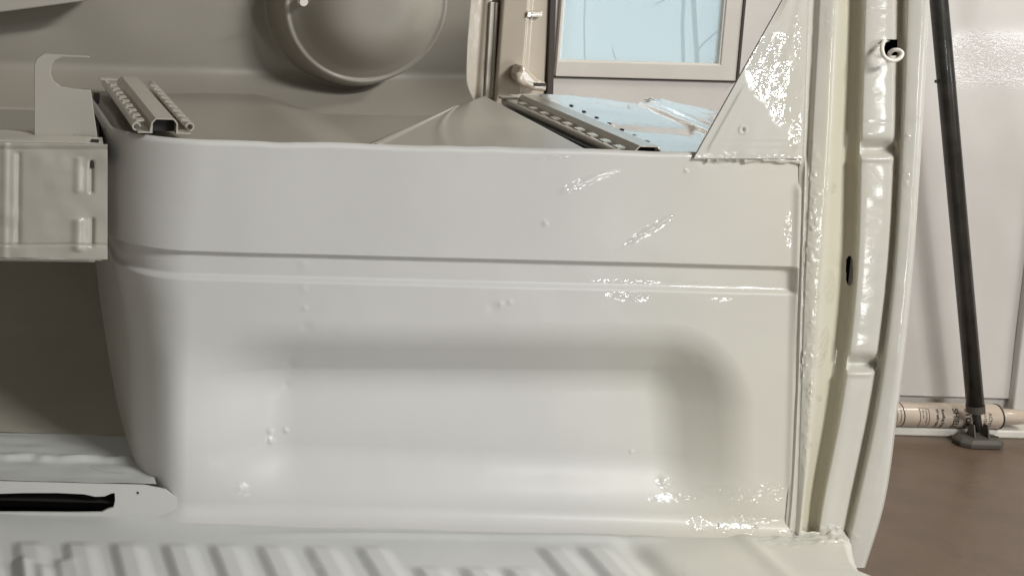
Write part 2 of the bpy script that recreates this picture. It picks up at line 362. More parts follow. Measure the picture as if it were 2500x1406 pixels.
# wet / lumpy places: (px, py, rx, ry, angle deg, strength)
WET = [(1872, 165, 50, 78, 0, .24), (1912, 222, 44, 80, 0, .26), (1938, 305, 15, 66, 0, .25), (1900, 95, 30, 14, 0, .3),
       (1418, 449, 60, 11, -22, .45), (1490, 425, 26, 5, -22, .4), (1585, 562, 68, 10, -31, .5), (1350, 386, 52, 5, -3, .5),
       (1676, 418, 5, 5, 0, .8), (1330, 545, 7, 7, 0, .6), (1535, 726, 52, 11, 3, .55), (1540, 693, 80, 4, 2, .55), (1790, 709, 130, 5, 2, .5), (1765, 733, 26, 4, 0, .6),
       (1830, 386, 130, 9, 1, 1.0), (1775, 380, 40, 7, 0, 1.0), (1925, 560, 10, 40, 0, .4), (1985, 435, 9, 12, 0, .6), (1985, 530, 10, 52, 0, .4), (1970, 650, 13, 75, 0, .4), (2030, 460, 12, 12, 0, .5),
       (2008, 850, 12, 50, 12, .6), (1962, 880, 8, 55, 5, .6), (1978, 955, 10, 22, 0, .7), (2000, 972, 7, 7, 0, .9), (2215, 330, 7, 12, 0, .5), (2212, 432, 7, 28, 0, .5), (2025, 700, 14, 40, 0, .4), (1945, 90, 8, 60, 0, .3), (2020, 60, 8, 40, 0, .3),
       (1820, 1208, 90, 16, 2, 1.3), (1880, 1190, 30, 8, 0, 2), (1645, 1196, 20, 9, 0, 2.2), (1660, 1224, 60, 7, -3, .9), (675, 1081, 10, 9, 0, 1.6), (677, 1103, 12, 11, 0, 1.6), (717, 1082, 8, 8, 0, 1.4), (597, 1202, 24, 12, 30, 1.8), (1576, 1132, 6, 6, 0, 2.5),
       (1705, 1276, 26, 14, 0, 2.2), (1835, 1266, 60, 9, 0, 1.0), (1910, 1312, 50, 20, 0, 2.4), (2030, 1306, 60, 22, 0, 2.4), (1790, 1290, 50, 14, 0, .8), (480, 1268, 6, 6, 0, 1), (365, 1188, 9, 6, 0, 1), (262, 1145, 40, 8, 8, 1),
       (780, 1385, 14, 9, 0, 1), (1660, 1385, 12, 20, -20, .9)]
def wetmap(PX, PY):
    W_ = np.zeros_like(PX)
    for (x, y, a, b, t, s_) in WET:
        c, d = math.cos(R(t)), math.sin(R(t)); dx = PX-x; dy = PY-y
        u = (dx*c+dy*d)/a; v = (-dx*d+dy*c)/b
        W_ = np.maximum(W_, s_*(1-sst(.75, 1.2, np.sqrt(u*u+v*v))))
    return W_
def sdrr(x, y, x0, y0, x1, y1, r_):
    """signed distance inside (+) of a rounded rectangle"""
    cx_, cy_ = (x0+x1)/2, (y0+y1)/2; qx = abs(x-cx_)-(x1-x0)/2+r_; qy = abs(y-cy_)-(y1-y0)/2+r_
    return -(np.minimum(np.maximum(qx, qy), 0)+np.hypot(np.maximum(qx, 0), np.maximum(qy, 0))-r_)

# --- seat box: front panel with rounded left corner and side wall, one pressed sheet
NU, NV = 940, 520
v = np.linspace(0, 1, NV)[None, :]
u = np.linspace(0, 1, NU)[:, None]
kside, kcor = int(NU*.07), int(NU*.13)     # rows for side wall / corner
ktop = np.array([300, 340, 500, 640, 760, 900, 1170, 1300]); kx = np.array([262, 262, 262, 268, 298, 318, 324, 324])
zt0 = float(aty(1000, 357, YF)[2]); zb0 = float(aty(1000, 1280, YF)[2])
ZT, ZB = zt0, zb0; FLZ = zb0
FR = .020; NF = 50
zrow = np.concatenate([np.linspace(ZT, ZB+FR, NV-NF), ZB+FR*(1-np.sin(np.linspace(0, math.pi/2, NF+1)[1:]))])[None, :]
FWD = np.concatenate([np.zeros(NV-NF), FR*(1-np.cos(np.linspace(0, math.pi/2, NF+1)[1:]))])[None, :]
# pixel row of each z at x~300
_, prow = proj(np.stack([np.full_like(zrow, .2), np.full_like(zrow, YF), zrow], -1))
pxl = np.interp(prow, ktop, kx)
from_x = aty(pxl, prow, YF+.05)[0, :, 0]     # silhouette x at corner
CB = .075; CA = np.interp(prow, [300, 500, 700, 900, 1200], [.100, .092, .072, .058, .052])[0]
xR = float(aty(1972, 800, YF)[0])
Xg = np.zeros((NU, NV)); Yg = np.zeros((NU, NV)); Zg = np.repeat(zrow, NU, 0)
NXn = np.zeros((NU, NV)); NYn = -np.ones((NU, NV))
for i in range(NU):
    if i < kside:
        t = i/kside; Xg[i] = from_x; Yg[i] = 2.10+(YF+CB-2.10)*t; NXn[i] = -1; NYn[i] = 0
    elif i < kcor:
        a = (i-kside)/(kcor-kside)*math.pi/2; Xg[i] = from_x+CA*(1-math.cos(a)); Yg[i] = YF+CB*(1-math.sin(a)); NXn[i] = -math.cos(a); NYn[i] = -math.sin(a)
    else:
        t = (i-kcor)/(NU-1-kcor); Xg[i] = from_x+CA+(xR-from_x-CA)*t; Yg[i] = YF
# virtual front pixel coordinates (unrolled)
arc = np.where(np.arange(NU)[:, None] < kcor, (from_x+CA)[None]-0-np.clip((kcor-np.arange(NU)[:, None])/(kcor-kside), 0, 3)*.10, Xg)
QX, QY = proj(np.stack([arc, np.full_like(Xg, YF), Zg], -1))
PXn, PYn = proj(np.stack([Xg, Yg, Zg], -1))
tilt = QX*.026
dep = np.zeros_like(Xg)
# pressed channel (top edge sharp, lower edge softer)
yc = QY-(QX-1000)*.0255
chm = 1-sst(1936, 1948, QX)
dep += .0055*sst(627, 633, yc)*(1-sst(684, 700, yc))*chm
# lower field sits a little behind the upper one, framed on the right by a bead
dep += .0015*sst(627, 640, yc)*chm
dep -= .0022*np.exp(-((QX-(1950-(QY-450)*.028+.0)) / 9)**2)*sst(440, 470, QY)*(1-sst(1180, 1215, QY))
dep += .001*np.exp(-((QX-(1966-(QY-450)*.03)) / 7)**2)*sst(430, 480, QY)*(1-sst(1150, 1215, QY))
# big pressed recess
sd = sdrr(QX, QY-(QX-1150)*.008, 470, 812, 1822, 1330, 185)
sd = sdrr(QX, QY-(QX-1150)*.008, 100, 815, 1815, 1700, 190)
rmp = np.mean([np.clip((sd-8+o)/142, 0, 1) for o in np.linspace(-36, 36, 13)], 0)
dep += .049*rmp*(1-.62*np.clip((QY-930)/360, 0, 1))*sst(400, 740, QX)
sd = sdrr(QX, QY, 500, 812, 1822, 1330, 185)
dep += .00012*np.exp(-((sd-24)/12)**2)*(1-sst(520, 600, QX))
# seam along the gusset root
ys = 386+(QX-1830)*.02+fbm(QX.shape, (60, 2), 11)*2.5
dep -= .0018*np.exp(-((QY-ys)/6)**2)*sst(1700, 1720, QX)*(1+.5*fbm(QX.shape, (150, 3), 12))
dep += .0006*np.exp(-((QY-ys-14)/6)**2)*sst(1700, 1720, QX)
# dents, small waves and spot-weld pimples
dep += .0006*fbm(QX.shape, (9, 5), 5)+.00006*fbm(QX.shape, (40, 22), 6)
for (x, y, r_, h) in ((745, 650, 12, -.0005), (742, 705, 10, -.0005), (748, 800, 14, .0006), (1200, 750, 14, .0005), (1222, 742, 7, -.0006), (1245, 738, 6, -.0006), (726, 915, 14, .0006), (722, 975, 10, .0005), (676, 1081, 7, -.0010), (677, 1103, 8, -.0012), (717, 1082, 6, -.0009), (598, 1200, 11, -.0013), (1330, 545, 7, -.0007), (1676, 418, 5, -.0008), (1720, 890, 10, .0004), (1643, 1195, 12, -.0012), (1576, 1132, 5, -.0006), (744, 752, 7, -.0005)):
    dep += h*np.exp(-((QX-x)**2+(QY-y)**2)/r_**2)
# diagonal paint runs
for (x, y, a, b, t) in ((1420, 447, 60, 5, -22), (1585, 562, 66, 5, -31)):
    c, d = math.cos(R(t)), math.sin(R(t)); dx = QX-x; dy = QY-y; uu = (dx*c+dy*d)/a; vv = (-dx*d+dy*c)/b
    dep -= .0004*np.exp(-uu**4-vv**2)*(1+.6*fbm(QX.shape, (160, 100), 21))
# foot of the panel sweeps out to the floor
dep = dep*sst(0, .075, Zg-ZB)-FWD
# rolled lip at the top
lip = np.clip(1-(ZT-Zg)/.006, 0, 1)
dep += .006*(1-np.sqrt(np.clip(1-lip**2, 0, 1)))
Xg -= NXn*dep; Yg -= NYn*dep
Zg = Zg+.0005*fbm(Zg.shape, (30, 1), 8)*(1-np.clip((ZT-Zg)/.03, 0, 1))*1.0
V = np.stack([Xg, Yg, Zg], -1)
wetv = wetmap(QX, QY)*(np.arange(NU)[:, None] >= kcor)
yel = .55*sst(1700, 2000, QX)+.25*sst(1150, 1300, QY)*sst(1500, 1800, QX)
yel = .55*sst(1350, 1960, QX)+.25*sst(1150, 1300, QY)*sst(1300, 1800, QX)  # warm light on the right side, painted in as cream tint
seat = link('seat_box', grid_mesh('seat_box', V, attrs={'wet': wetv, 'warm_yellow': yel}), M['paint'], van, smooth=True)

# --- top of the seat box between the lips
TZ = ZT-.004
yb_ = 1.99
n1, n2 = 300, 90
xa = float(aty(262, 345, YF+.01)[0])+.004; xb = float(aty(1560, 372, YF)[0])
us = np.linspace(0, 1, n1)[:, None]; vs = np.linspace(0, 1, n2)[None]
Xt = xa+(xb-xa)*us+0*vs; Yt = YF+.007+(yb_-YF)*vs+0*us; cr2 = np.clip((xa+.09-Xt)/.09, 0, 1)
Yt = np.maximum(Yt, YF+.012+.07*(1-np.sqrt(np.clip(1-cr2**2, 0, 1))))
drop = .013*sst(.42, .50, Xt)
Zt_ = TZ-drop*sst(YF+.007, YF+.03, Yt)+.0012*fbm(Xt.shape, (10, 5), 31)
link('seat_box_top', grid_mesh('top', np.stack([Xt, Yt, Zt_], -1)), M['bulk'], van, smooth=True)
# bright pressed sheet right of the second rail
n1, n2 = 260, 160
yf2 = np.linspace(0, 1, n2)[None]; xx = np.linspace(0, 1, n1)[:, None]
P0 = atz(np.full(n1, 0)+np.linspace(1300, 2000, n1), np.full(n1, 372.)+np.linspace(0, 18, n1), TZ-.008)
Yfar = np.interp(np.linspace(1300, 2000, n1), [1300, 1350, 1460, 1560, 1590, 1620, 1650, 1700, 1745, 2000], [236, 234, 238, 262, 250, 243, 252, 262, 268, 280])
SX0 = float(aty(1579, 393, YF+.010)[0])+.0142
Xs = SX0+xx*((.940-SX0)+.14*sst(0, .16, yf2))
pxs = np.linspace(1240, 2000, n1)
FX_ = np.array([1300, 1350, 1400, 1460, 1540, 1590, 1600, 1622, 1640, 1648, 1700, 1745, 2000]); FY_ = np.array([233, 233, 236, 241, 253, 257, 246, 241, 247, 252, 263, 272, 300])
yfarw = np.full(n1, 1.95)
for _ in range(6):
    qx_, qy_ = proj(np.stack([Xs[:, -1], yfarw, np.full(n1, TZ-.008)], -1))
    yfarw = atz(qx_, np.interp(qx_, FX_, FY_), TZ-.008)[:, 1]
Ys_ = YF+.006+(yfarw[:, None]-YF-.006)*yf2
Zs_ = np.full_like(Ys_, TZ-.008)
SX, SY = proj(np.stack([Xs, Ys_, Zs_], -1))
def seg(px, py, x0, y0, x1, y1):
    dx, dy = x1-x0, y1-y0; t = np.clip(((px-x0)*dx+(py-y0)*dy)/(dx*dx+dy*dy), 0, 1)
    return np.hypot(px-x0-dx*t, py-y0-dy*t)
Zs_ = Zs_-.0022*np.exp(-(seg(SX, SY, 1385, 249, 1530, 262)/7)**2)-.006*np.exp(-(seg(SX, SY, 1500, 311, 1685, 323)/7)**2)
Zs_ += .006*np.exp(-(seg(SX, SY, 1588, 252, 1760, 335)/9)**2)+.003*np.exp(-(seg(SX, SY, 1560, 255, 1735, 332)/4)**2)
Zs_ += .0007*fbm(Zs_.shape, (8, 6), 41)
bs = link('pressed_sheet', grid_mesh('sheet', np.stack([Xs, Ys_, Zs_], -1)), M['silver'], van, smooth=True, solid=.0015)
for k in range(7):
    t = k/6; q = atz(1395+t*185, 258+t*88, TZ-.007)
    link('punched_hole', box_mesh('h', (float(q[0]), float(q[1]), TZ-.0072), (.003, .005, .002)), M['dark'], bs)

# --- seat rails: hat-section channel with rolled side runners
def rail(x, y0, y1, z, notch0, label=None, sides=(-1, 1)):
    t = .0016; w_, h_ = .0125, .0150
    def hat(off):
        o = off
        return [(-.028, o), (-w_-o, o), (-w_-o, h_-.004+o*.4), (-w_+.0035-o*.5, h_+o), (w_-.0035+o*.5, h_+o), (w_+o, h_-.004+o*.4), (w_+o, o), (.028, o)]
    prof = hat(t)+hat(0)[::-1]
    prof = [(px_, pz) for px_, pz in hat(t)]+[(px_, pz) for px_, pz in [(.028, 0), (w_+0.0, 0), (w_, h_-.004), (w_-.0035, h_), (-w_+.0035, h_), (-w_, h_-.004), (-w_, 0), (-.028, 0)]]
    prof = [(a-(.0016 if i in (1,) else 0), b) for i, (a, b) in enumerate(prof)]
    rl = link('seat_rail', sweep('rail', prof, (x, y0, z), (x, y1, z)), M['paint_edge'], van, bevel=.0004)
    if label: rl['label'] = label
    for s_ in sides:
        # rolled runner: C shape open to the inside
        cpts = []
        for k in range(13):
            a = R(-90+270*k/12-0); cpts.append((math.cos(a)*.0048, math.sin(a)*.0048+.0048))
        cpts = [(p_[0], p_[1]) for p_ in cpts]
        inner = [(p_[0]*.62, (p_[1]-.0048)*.62+.0048) for p_ in cpts][::-1]
        pr = [(s_*(.029+p_[0]), p_[1]+.0005) for p_ in cpts+inner]
        st = y0+(.004 if s_ < 0 else .010)
        rn = link('runner', sweep('runner', pr, (x, st, z+.001), (x, y1+.004, z+.001)), M['paint_edge'], rl, smooth=False)
        n = 9
        for k in range(n):
            yy = st+.012+(y1-st-.02)*k/n
            q = link('locking_tooth', box_mesh('tooth', (x+s_*(.0245), yy, z+.0115), (.0085, .013, .0022), Matrix.Rotation(R(6*s_), 4, 'Y')), M['paint_edge'], rl, bevel=.0004)
    link('rail_end', box_mesh('re', (x, y0+.012, z+.007), (.0235, .002, .0125)), M['dark'], rl)
    link('stop_bracket', box_mesh('sb', (x-.026, y1+.001, z+.012), (.022, .012, .003)), M['paint_edge'], rl, bevel=.0008)
    return rl
q1 = aty(400, 326, YF+.012); rail(float(q1[0]), YF+.010, YF+.30, float(q1[2]), 0, 'left seat rail with its open channel end at the lip')
q2 = aty(1579, 393, YF+.010); rail(float(q2[0]), YF+.008, YF+.335, float(q2[2]), 0, 'right seat rail sunk behind the lip', (-1,))
# dark strips standing in for the shade inside two open gaps
g0, g1 = atz(252, 362, ZT-.003), atz(233, 222, ZT-.003)
link('gap_shade', sweep('gap', [(-.004, -.03), (.004, -.03), (.004, 0), (-.004, 0)], (float(g0[0]), YF+.035, ZT-.010), (float(g1[0]), 1.915, ZT-.003)), M['dark'], van)
rz = float(q2[2]); rx = float(q2[0])
link('gap_shade', sweep('gap2', [(-.005, -.001), (.003, -.001), (.003, .0035), (-.005, .0035)], (rx-.038, YF+.03, rz), (rx-.038, YF+.325, rz)), M['dark'], van)

# --- sloping web left of the right rail
w1, w2, w3, w4 = aty(900, 354, YF+.03), atz(1112, 263, TZ+.0), aty(1182, 236, 1.915), aty(1440, 372, YF+.02)
w1[2] = min(w1[2], TZ+.004)
n = 60
A = np.linspace(0, 1, n)[:, None, None]; B = np.linspace(0, 1, n)[None, :, None]
P = (w1*(1-B)+w2*B)*(1-A)+(w4*(1-B)+w3*B)*A
P[..., 2] += .0012*np.exp(-((A[..., 0]-.35+.25*B[..., 0])/.03)**2)-.0015*np.exp(-((A[..., 0]-.62)/.10)**2-((B[..., 0]-.45)/.25)**2)+.002*np.exp(-((A[..., 0]-.03)/.02)**2)
link('side_web', grid_mesh('web', P), M['paint_in'], van, smooth=True, solid=.0015)

# --- bulkhead with the round pressing
BY = 1.97
n1, n2 = 460, 300
bx = np.linspace(float(aty(-300, 0, BY)[0]), float(aty(1150, 0, BY)[0]), n1)[:, None]; bz = np.linspace(ZT-.05, .70, n2)[None]
Xb = bx+0*bz; Zb = bz+0*bx
# right edge leans with the photo's own edge
el = float(aty(1150, 0, BY)[0]); er = float(aty(1142, 250, BY)[0])
dc = aty(885, 5, BY-.04); dr = 208/F*BY
rr = np.hypot(Xb-dc[0], (Zb-dc[2]))
Yb = BY+0*Xb
Yb = Yb-.056*(1-sst(dr*.90, dr*1.05, rr))-.042*(1+np.cos(math.pi*np.clip(rr/(dr*.88), 0, 1)**2.2))/2
Yb = Yb+.002*np.exp(-((rr-dr*.875)/(dr*.035))**2)-.0025*np.exp(-((rr-dr*.97)/(dr*.06))**2)
Yb = Yb-.09*np.clip((ZT+.03-Zb)/.05, 0, 1)**2.5+.001*fbm(Yb.shape, (9, 6), 51)
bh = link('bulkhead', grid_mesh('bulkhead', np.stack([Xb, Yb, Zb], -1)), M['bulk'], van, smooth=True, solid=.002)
bq = aty(742, 6, BY-.075)
link('bolt', tube('bolt', [bq+np.array([0, .04, 0]), bq], [.006, .0052], 12), M['trimwhite'], bh)
STZ = float(aty(150, 1178, YF)[2])
# deep wall behind the walkway, below the side box
n1, n2 = 120, 120
X_ = np.linspace(-.20, .27, n1)[:, None]; an_ = np.linspace(0, math.pi/2, n2)[None]
Z_ = STZ+.0056+.42*(1-np.cos(an_))+.0002*np.sin(an_*60)+0*X_; Yk = 1.725+.43*np.sin(an_)+.0008*fbm((n1, n2), (4, 26), 55)+0*X_
link('rear_panel', grid_mesh('rear', np.stack([X_+0*Z_, Yk, Z_+0*X_], -1)), M['rearpaint'], van, smooth=True)
# top-left rail
a0 = aty(-60, -20, 1.75); a1 = aty(236, -16, 1.75)
TY = 1.90
link('top_rail', plate('tr', [aty(-80, -60, TY), aty(-80, 40, TY), aty(0, 32, TY), aty(120, 16, TY), aty(252, -2, TY), aty(262, -60, TY)], (), .05), M['paint_in'], van, bevel=.004)

# --- box beside the walkway, with beads, flange and hooked bracket
SY_ = 1.635
n1, n2 = 260, 260
gx = np.linspace(-60, 262, n1)[:, None]; gy = np.linspace(348, 628, n2)[None]
GX = gx+0*gy; GY = gy+0*gx+(gx)*.02
bead = np.zeros_like(GX)
def vb(x, y0, y1, w_, h_):
    return h_*np.exp(-((GX-x-(GY-450)*-.01)/w_)**2)*sst(y0-6, y0+6, GY)*(1-sst(y1-6, y1+6, GY))
bead += vb(12, 340, 640, 9, -.0014)+vb(45, 372, 600, 8, .002)+vb(190, 385, 470, 10, -.0016)+vb(192, 535, 612, 13, -.003)+vb(223, 392, 472, 6, .003)+vb(226, 532, 602, 6, .0035)
bead += -.007*sst(594, 602, GY)-.003*(1-sst(352, 366, GY))+.0006*fbm(GX.shape, (8, 8), 61)
BoxV = aty(GX, GY, SY_+bead)
wt = .0*GX
side = link('side_box', grid_mesh('side', BoxV), M['paint_in'], van, smooth=True, solid=.002)
# lower and upper faces of the side box
def quad(name, pts, mt, par, nseg=8, solid=.002):
    p = [np.array(q) for q in pts]; A = np.linspace(0, 1, nseg)[:, None, None]; B = np.linspace(0, 1, nseg)[None, :, None]
    return link(name, grid_mesh(name, (p[0]*(1-B)+p[3]*B)*(1-A)+(p[1]*(1-B)+p[2]*B)*A), mt, par, smooth=True, solid=solid)
t0, t1 = aty(-60, 346, SY_), aty(252, 352, SY_)
quad('top_flange', [t0, t1, aty(250, 338, SY_+.012), aty(-60, 310, SY_+.05)], M['paint_in'], van)
b0, b1 = aty(-60, 630, SY_-.007), aty(250, 634, SY_-.007)
quad('bottom_face', [b0, b1, b1+np.array([0, .40, 0]), b0+np.array([0, .40, 0])], M['paint_in'], van)
# lower return lip
quad('return_lip', [b0+np.array([0, .03, .0]), b1+np.array([-.004, .03, 0]), b1+np.array([-.004, .034, -.012]), b0+np.array([0, .034, -.012])], M['paint_in'], van)
br = [(84, 338), (88, 150), (96, 138), (112, 131), (218, 138), (219, 141), (150, 137), (132, 145), (124, 160), (122, 178), (130, 198), (146, 212), (170, 217), (222, 222), (238, 348)]
br = [(84, 338), (84, 160), (90, 144), (108, 132), (219, 138), (219, 142), (150, 140), (134, 148), (126, 160), (123, 178), (130, 198), (148, 212), (175, 217), (222, 221), (240, 350)]
link('hook_bracket', plate('br', [aty(x, y, SY_+.02) for x, y in br], (), .003), M['paint_in'], van, bevel=.0006)
# dark block standing in for the shadow band behind the bracket
link('shade_block', box_mesh('shade_block', tuple(map(float, aty(-10, 300, 1.93))), (.16, .06, .035)), M['rubber'], van, bevel=.008)

# --- floor with pressed ribs, running under and out in front of the seat box
NX_, NY_ = 860, 360
fx = np.linspace(-120, 1, NX_)
tt = np.linspace(0, 1, NY_)[None]; ss = np.linspace(0, 1, NX_)[:, None]
rows = np.concatenate([np.linspace(1277, 1420, NY_-24), np.linspace(1424, 1900, 24)])[None]
redge = np.interp(rows+27, [1195, 1265, 1290, 1320, 1345, 1372, 1390, 1406, 1450, 1900], [1960, 1985, 2058, 2078, 2088, 2098, 2112, 2150, 2260, 3000])
FXp = -120+(redge+120)*ss; FYp = rows+(FXp-1000)*.026
FV = atz(FXp, FYp-(1000-FXp)*.026*0, FLZ)
h = np.zeros_like(FXp)
# ribs: defined on the floor plane, running in depth
SXf = FV[..., 0]*F/YF+VPX   # where the line running in depth meets the front plane, in pixels
ribs = [(x, 1338) for x in (-160, -40, 81, 202, 319, 445, 561, 677, 798, 924)]+[(1379, 1334), (1485, 1330)]
ribs += [(x, 1386) for x in (1034, 1147, 1251)]
for (x, y0) in ribs:
    yst = y0+(FXp-1000)*.012
    h += .0056*sst(x-14, x+18, SXf)*(1-sst(x+44, x+92, SXf))*sst(yst-10, yst+22, FYp)
for (x, y0) in ((55, 1372), (155, 1368), (-20, 1385), (105, 1392)):
    h += .006*np.exp(-((FXp-x-(FYp-1400)*.1)/22)**2)*sst(y0-8, y0+22, FYp)
# big soft trough at the right, weld line, swelling toward the sill
h -= .008*np.exp(-((SXf-1630)/34)**2)*sst(1302, 1345, FYp)
h += .006*np.exp(-((FXp-(1800+(FYp-1300)*1.1))/26)**2)*sst(1290, 1320, FYp)*.5
h += .0035*np.exp(-((FYp-(1306+(FXp-600)*.012))/7)**2)*sst(500, 900, FXp)*(1-sst(1550, 1650, FXp))
h += .0010
h += .0006*fbm(h.shape, (10, 4), 71)+.00005*fbm(h.shape, (60, 18), 72)
lump = np.exp(-((FXp-2035)/50)**2-((FYp-1305)/18)**2)+.6*np.exp(-((FXp-1700)/26)**2-((FYp-1277)/12)**2)+.5*np.exp(-((FXp-1905)/50)**2-((FYp-1312)/18)**2)
h += lump*.004*(1+.6*fbm(h.shape, (150, 44), 73))
edge = np.clip((redge-FXp)/26, 0, 1)
h -= .012*(1-edge)**2*sst(1300, 1350, FYp)
FV[..., 2] += h
fp = link('floor_pan', grid_mesh('floor_pan', FV, attrs={'wet': wetmap(FXp, FYp), 'warm_yellow': .5*sst(1350, 1850, FXp)+0*h}), M['floorpaint'], van, smooth=True)  # cream tint towards the right paints in the warm light
# raised walkway step on the left, with a torn slot in its riser
hole = [(-70, 1207), (60, 1203), (140, 1203), (205, 1206), (232, 1212), (256, 1211), (272, 1204), (280, 1203), (281, 1222), (277, 1238), (262, 1243), (248, 1250), (180, 1251), (60, 1250), (-70, 1250)]
xo = aty(390, 1200, YF)[0]
outl = [aty(-110, 1172, YF), aty(-110, 1282, YF), aty(432, 1292, YF), aty(432, 1216, YF), aty(405, 1195, YF), aty(350, 1181, YF)]
outl[0][2] = STZ; outl[-1][2] = STZ
circ = [(336+3.5*math.cos(a), 1203+3.5*math.sin(a)) for a in np.linspace(0, 2*math.pi, 10, endpoint=False)]
ri = link('step_riser', plate('riser', outl, [[aty(x, y, YF) for x, y in hole], [aty(x, y, YF) for x, y in circ]], .003), M['paint'], van, bevel=.0008)
hb = aty(100, 1226, YF+.05)
bm = bmesh.new(); bmesh.ops.create_cube(bm, size=1); bm.transform(Matrix.Translation((float(aty(120, 1226, YF)[0]), YF+.034, float(hb[2])+.005)) @ Matrix.Diagonal((.30, .06, .034, 1)))
bm.faces.ensure_lookup_table()
bmesh.ops.delete(bm, geom=[f for f in bm.faces if f.normal.y < -.9], context='FACES'); me = bpy.data.meshes.new('cav'); bm.to_mesh(me); bm.free()
link('slot_cavity', me, M['dark'], ri)
n1, n2 = 160, 140
Xw = np.linspace(-.13, .266, n1)[:, None]; Yw = np.linspace(YF+.0, 1.765, n2)[None]
Zw = STZ+.0008+.004*sst(1.650, 1.668, Yw+0*Xw)+.0006*fbm((n1, n2), (12, 12), 81)+.002*np.exp(-((Yw-1.66)/.006)**2)*(1+fbm((n1, n2), (30, 4), 82))
yfr = np.where(Xw > .235, 0, 0)
wv = np.stack([Xw+0*Yw, Yw+0*Xw, Zw], -1); wpx, wpy = proj(wv)
link('walkway', grid_mesh('walkway', wv, attrs={'wet': wetmap(wpx, wpy), 'warm_yellow': 0*Zw}), M['floorpaint'], van, smooth=True)

# --- door pillar: lofted section, curving in toward the sill
ky = np.array([-420, 0, 350, 700, 1000, 1250, 1385])
cols = np.array([
 [1975, 1962, 1952, 1948, 1938, 1920, 1905],
 [1990, 1977, 1966, 1955, 1945, 1930, 1915],
 [2000, 1988, 1972, 1960, 1950, 1938, 1925],
 [2015, 2002, 1983, 1965, 1956, 1946, 1935],
 [2052, 2044, 2028, 2008, 1986, 1960, 1945],
 [2078, 2070, 2056, 2044, 2010, 1972, 1957],
 [2086, 2078, 2066, 2055, 2020, 1978, 1962],
 [2108, 2101, 2093, 2080, 2044, 1999, 1980],
 [2118, 2112, 2102, 2090, 2054, 2006, 1988],
 [2186, 2182, 2178, 2158, 2114, 2062, 2030],
 [2206, 2200, 2192, 2170, 2128, 2075, 2045],
 [2222, 2216, 2204, 2182, 2143, 2090, 2060],
 [2272, 2266, 2246, 2221, 2188, 2150, 2108],
 [2276, 2269, 2250, 2225, 2192, 2154, 2112]], float)
dY = np.array([.0035, .002, .005, -.001, -.005, .015, .020, .018, .002, .000, .010, -.005, -.009, .02])
yw = np.array([.5, .5, .5, .5, .9, 1.3, 1.1, .8, .45, .4, .8, .4, .3, .3])  # cream base paints in warm light; the gutter peak is yellowed sealer
def crom(xk, yk, x):
    m_ = np.gradient(yk, xk); i = np.clip(np.searchsorted(xk, x)-1, 0, len(xk)-2); h_ = xk[i+1]-xk[i]; t = (x-xk[i])/h_
    return (2*t**3-3*t**2+1)*yk[i]+(t**3-2*t**2+t)*h_*m_[i]+(-2*t**3+3*t**2)*yk[i+1]+(t**3-t**2)*h_*m_[i+1]
NR = 640; py = np.linspace(-420, 1385, NR)
Ck = np.array([crom(ky, c, py) for c in cols])   # (14,NR)
SUB = 14; K = len(cols); tt_ = np.linspace(0, K-1, (K-1)*SUB+1)
def blur(a, k):
    for _ in range(k):
        b = a.copy(); b[1:-1] = (a[:-2]+2*a[1:-1]+a[2:])/4; a = b
    return a
Pcol = np.array([np.interp(tt_, range(K), Ck[:, j]) for j in range(NR)]).T
Dcol = np.repeat(np.interp(tt_, range(K), dY)[:, None], NR, 1)
Ycol = np.repeat(np.interp(tt_, range(K), yw)[:, None], NR, 1)
Pr = np.repeat(py[None], len(tt_), 0)
g1m = (tt_ > .99) & (tt_ < 3.01)
Dcol[g1m] *= (1-sst(370, 430, Pr[g1m])*.9)
Dcol *= (1-.35*sst(1150, 1385, Pr))
Dcol = blur(Dcol, 14); Ycol = blur(Ycol, 20)
facem = sst(7.6, 8.1, tt_)*(1-sst(9.2, 9.9, tt_)); facem = facem[:, None]
for y0, d_ in ((362, .011), (886, .012)):
    Dcol += facem*d_*np.exp(-((Pr-y0)/16)**2)
    Dcol -= facem*.002*np.exp(-((Pr-y0-26)/7)**2)
for y0 in (23, 300): Dcol += facem*.0003*np.exp(-((Pr-y0)/4)**2)
Dcol += .0012*np.exp(-((Pr-650)/16)**2)*(sst(4, 5, tt_)*(1-sst(5.5, 6.2, tt_)))[:, None]
Dcol += .0005*fbm(Dcol.shape, (6, 12), 91)*sst(2, 4, tt_)[:, None]+.00012*fbm(Dcol.shape, (14, 70), 92)
wp = wetmap(Pcol, Pr)
seal = np.exp(-((Pcol-(1995-(Pr/1250)*25))/16)**2)*sst(300, 420, Pr)
Dcol -= (np.clip(wp, 0, 1)*.0006+.0003*seal)*np.abs(fbm(Dcol.shape, (60, 190), 93))+.0006*seal
Ypil = YF+Dcol-.004
wp = np.maximum(np.maximum(wp, .045), .35*seal*(fbm(Dcol.shape, (20, 60), 94) > .7))
